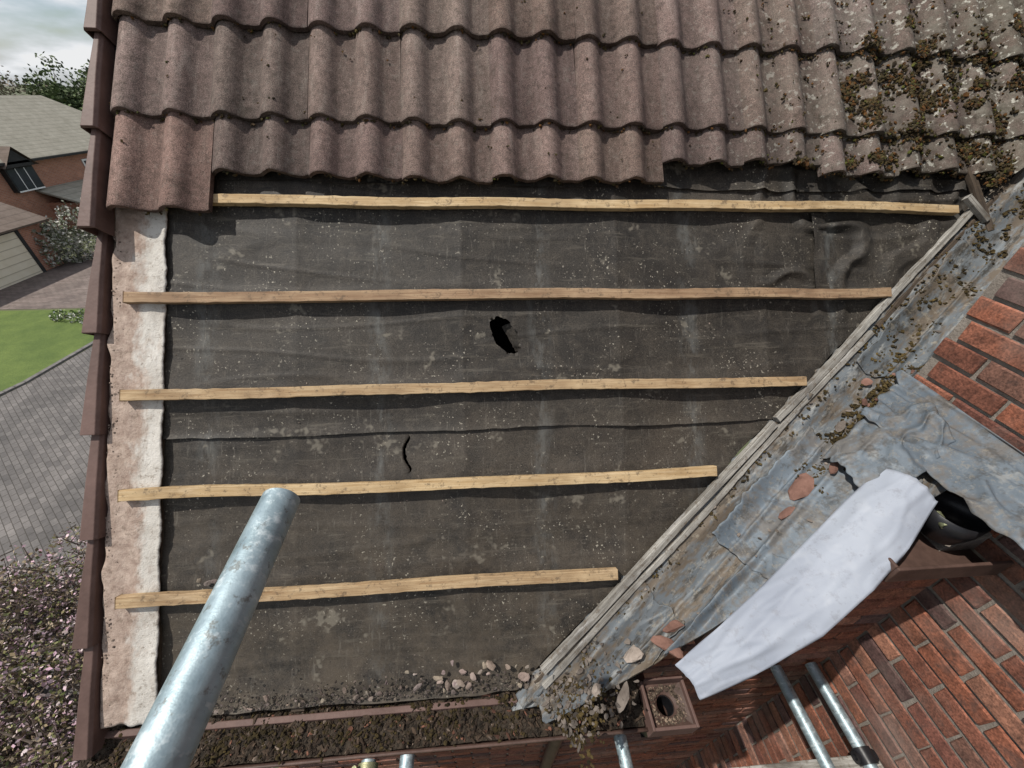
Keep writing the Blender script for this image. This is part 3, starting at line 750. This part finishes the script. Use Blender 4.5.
shrub('white_flowering_shrub',[(-21.2,23,1.1,1.4,1.4,1.5),(-20.4,24.3,1.0,1.2,1.2,1.3),(-22,22,.9,1,1,1.1)],9000,.07,[(.20,.21,.16),(.3,.3,.25),(.10,.12,.06),(.45,.43,.4)])
sb=[]
for _ in range(30):
    x=random.uniform(-9.4,-3.4); y=random.uniform(-2.0,4.9+.25*(x+6)); hh=random.uniform(.5,1.3); sb.append((x,y,hh*.6,random.uniform(.7,1.2),random.uniform(.7,1.2),hh))
PK=[(.50,.34,.40),(.60,.46,.50),(.44,.29,.35),(.56,.47,.47),(.40,.32,.30)]; GN=[(.16,.15,.06),(.11,.13,.045),(.22,.17,.10),(.12,.085,.055),(.20,.20,.09),(.30,.24,.17)]
def pink(p):
    f=nz(p[0]*2.5,p[1]*2.5,p[2]*2.5)+.5*nz(p[0]*7,p[1]*7,p[2]*7)
    return random.choice(PK) if random.random()<(.68 if f>.0 else .15) else random.choice(GN)
shrub('pink_blossom_shrub',sb,75000,.030,None,3200,cfn=pink,tr=.013)
shrub('flower_bed',[(-16.6,15.4,.15,.7,.35,.3),(-15.5,15.1,.12,.5,.3,.25)],1800,.05,[(.5,.5,.45),(.1,.16,.04),(.2,.25,.1)],20)
shrub('hedge',[(-30+i*1.0,17.2,.5,.9,.7,.7) for i in range(6)],4000,.07,[(.05,.09,.03),(.07,.11,.03)],20)

def bmat(name,rotz):
    m=M(name,.9); b=m.n.new('ShaderNodeTexBrick'); cmb=m.n.new('ShaderNodeCombineXYZ'); m.l.new(m.axis(rotz),cmb.inputs[0]); m.l.new(m.axis(2),cmb.inputs[1]); m.l.new(cmb.outputs[0],b.inputs['Vector'])
    b.inputs['Scale'].default_value=1; b.inputs['Brick Width'].default_value=.225; b.inputs['Row Height'].default_value=.075; b.inputs['Mortar Size'].default_value=.006
    b.inputs['Color1'].default_value=(.42,.19,.12,1); b.inputs['Color2'].default_value=(.32,.14,.09,1); b.inputs['Mortar'].default_value=(.34,.29,.25,1)
    m.col(m.mix(.6,b.outputs[0],m.ramp(m.noise(1.2,5,.7),[(.3,(.75,.75,.75)),(.7,(1.2,1.2,1.2))]),'MULTIPLY')); return m.m
NB=bmat('neighbour_brick',1)
def roofmat(name,a,b):
    m=M(name,.9); w=m.n.new('ShaderNodeTexWave'); w.wave_type='BANDS'; w.bands_direction='Z'; w.wave_profile='SAW'; w.inputs['Scale'].default_value=.85*2.2; m.l.new(m.tc.outputs['Object'],w.inputs['Vector'])
    cc=m.ramp(m.noise(2,5,.8),[(.3,a),(.7,b)]); cc=m.mix(.7,cc,m.ramp(w.outputs[1],[(0,.5),(.18,1.),(1,1.05)]),'MULTIPLY'); m.col(cc); return m.m
R1=roofmat('grey_roof_tiles',(.22,.205,.165),(.33,.31,.26)); R2=roofmat('brown_roof_tiles',(.10,.075,.06),(.16,.125,.105))
CREAM=simple('cream_paint',(.62,.55,.42),(.68,.62,.50),2,.6,0); WHITE=simple('white_paint',(.7,.7,.7),(.8,.8,.8),2,.5,0); GLASS=simple('dark_glass',(.02,.025,.03),(.04,.05,.06),2,.1,0); BLK=simple('black_cladding',(.02,.02,.02),(.035,.035,.035),4,.7,0)
e=empty('brick_garage')
g=G(); g.box(-28,-22,15.5,21.9,0,2.25); g.obj('garage_walls',NB,parent=e,cols=False)
g=G(); g.box(-22.0,-21.95,18.0,20.6,.02,2.0); o=g.obj('garage_door',CREAM,parent=e,cols=False)
g=G()
for i in range(6): g.box(-21.95,-21.935,18.02,20.58,.1+i*.32,.13+i*.32)
g.obj('door_ribs',simple('door_groove',(.4,.36,.28),(.45,.4,.32),2,.7,0),parent=e,cols=False)
g=G(); g.box(-22.02,-21.9,17.85,18.0,0,2.1); g.box(-22.02,-21.9,20.6,20.75,0,2.1); g.box(-22.02,-21.9,18.0,20.6,2.0,2.12); g.obj('door_frame',BLK,parent=e,cols=False)
vs=[(-21.6,15.2,2.2),(-21.6,22.2,2.2),(-25,22.2,3.7),(-25,15.2,3.7),(-28.4,15.2,2.2),(-28.4,22.2,2.2)]
o=mk('garage_roof',vs,[(0,1,2,3),(3,2,5,4),(1,5,2),(0,3,4)],R2,parent=e); solid(o,.1)
e=empty('neighbour_brick_house')
g=G(); g.box(-34,-27,20,39.5,0,4.1); g.obj('house_walls',NB,parent=e,cols=False)
vs=[(-26.6,19.6,4.0),(-26.6,39.9,4.0),(-34.4,39.9,4.0),(-34.4,19.6,4.0),(-30.5,23.5,6.9),(-30.5,36.2,6.9)]
o=mk('house_roof',vs,[(0,1,5,4),(1,2,5),(2,3,4,5),(3,0,4)],R1,parent=e); solid(o,.12)
g=G(); g.box(-26.65,-26.5,19.6,39.9,3.86,3.98); g.obj('house_gutter',BLK,parent=e,cols=False)
yc_=27.6
vs=[(-26.4,yc_-1.05,3.7),(-26.4,yc_+1.05,3.7),(-26.4,yc_,4.7),(-29.0,yc_-1.05,3.7),(-29.0,yc_+1.05,3.7),(-29.0,yc_,4.7)]
mk('gablet_roof',vs,[(0,2,5,3),(2,1,4,5)],R2,parent=e)
vs=[(-26.5,yc_-.9,3.7),(-26.5,yc_+.9,3.7),(-26.5,yc_,4.55)]; mk('gablet_face',vs,[(0,1,2)],BLK,parent=e)
g=G(); g.box(-27,-26.7,yc_-.85,yc_+.85,2.45,3.7); g.obj('window_frame',BLK,parent=e,cols=False)
g=G()
for i in range(3): g.box(-26.7,-26.68,yc_-.78+.54*i,yc_-.78+.54*i+.46,2.55,3.6)
g.obj('window_panes',GLASS,parent=e,cols=False)
g=G(); g.box(-26.68,-26.66,yc_-.82,yc_+.82,2.45,2.52); g.box(-26.98,-26.93,32.3,33.9,2.3,3.5)
for i in range(2): g.box(-26.68,-26.665,yc_-.30+.54*i,yc_-.26+.54*i,2.52,3.62)
g.obj('white_frames',WHITE,parent=e,cols=False)
g=G(); g.box(-26.93,-26.91,32.4,33.8,2.4,3.4); g.obj('window_panes_side',GLASS,parent=e,cols=False)
vs=[(-27,28.0,2.3),(-27,34.5,2.3),(-24.8,34.5,1.6),(-24.8,28.0,1.6)]; o=mk('porch_roof',vs,[(0,1,2,3)],R1,parent=e); solid(o,.1)
g=G(); g.box(-27,-25.0,28.3,34.2,0,1.6); g.obj('porch_wall',NB,parent=e,cols=False)

# ================================================================ WORLD, SUN, CAMERA
S=Vector((-.50,-.06,.86)).normalized(); el=math.asin(S.z); rot=math.atan2(S.x,S.y)
w=bpy.data.worlds.new('World'); sc.world=w; w.use_nodes=True; t=w.node_tree; bg=t.nodes['Background']
sky=t.nodes.new('ShaderNodeTexSky'); sky.sky_type='NISHITA'; sky.sun_disc=False; sky.sun_elevation=el; sky.sun_rotation=rot; sky.dust_density=1
tcn=t.nodes.new('ShaderNodeTexCoord'); mp=t.nodes.new('ShaderNodeMapping'); mp.inputs['Scale'].default_value=(1.6,1.6,5)
no=t.nodes.new('ShaderNodeTexNoise'); no.inputs['Scale'].default_value=3.0; no.inputs['Detail'].default_value=5; no.inputs['Roughness'].default_value=.55
t.links.new(tcn.outputs['Generated'],mp.inputs[0]); t.links.new(mp.outputs[0],no.inputs['Vector'])
rp=t.nodes.new('ShaderNodeValToRGB'); rp.color_ramp.elements[0].position=.38; rp.color_ramp.elements[1].position=.56; t.links.new(no.outputs[0],rp.inputs[0])
cl=t.nodes.new('ShaderNodeValToRGB'); cl.color_ramp.elements[0].color=(.62,.74,.92,1); cl.color_ramp.elements[1].color=(.98,.99,1,1); cl.color_ramp.elements[0].position=.36;cl.color_ramp.elements[1].position=.58; t.links.new(no.outputs[0],cl.inputs[0])
mul=t.nodes.new('ShaderNodeVectorMath'); mul.operation='SCALE'; mul.inputs[3].default_value=9.3; t.links.new(cl.outputs[0],mul.inputs[0])
mx=t.nodes.new('ShaderNodeMix'); mx.data_type='RGBA'; t.links.new(rp.outputs[0],mx.inputs[0]); t.links.new(sky.outputs[0],mx.inputs[6]); t.links.new(mul.outputs[0],mx.inputs[7])
t.links.new(mx.outputs[2],bg.inputs[0]); bg.inputs[1].default_value=.092
sd=bpy.data.lights.new('sun','SUN'); sd.energy=4.6; sd.angle=math.radians(.6); sd.color=(1,.95,.87); so=bpy.data.objects.new('sun',sd); sc.collection.objects.link(so); so.rotation_euler=S.to_track_quat('Z','Y').to_euler()
sc.view_settings.view_transform='Standard'; sc.view_settings.look='None'; sc.view_settings.exposure=0
cd=bpy.data.cameras.new('camera'); cd.sensor_width=36; cd.lens=36*385/1024; cd.clip_start=.02; cd.clip_end=2000
cam=bpy.data.objects.new('camera',cd); sc.collection.objects.link(cam); sc.camera=cam
Xc=Vector((.9969,.023,-.076)).normalized(); Zc=Vector((.0274,.8,.6)); Zc=(Zc-Xc*Zc.dot(Xc)).normalized(); Yc=Zc.cross(Xc)
mw=Matrix.Identity(4)
for i,vv in enumerate((Xc,Yc,Zc)):
    for j in range(3): mw[i][j]=vv[j]
mw[2][3]=H
cam.matrix_world=mw
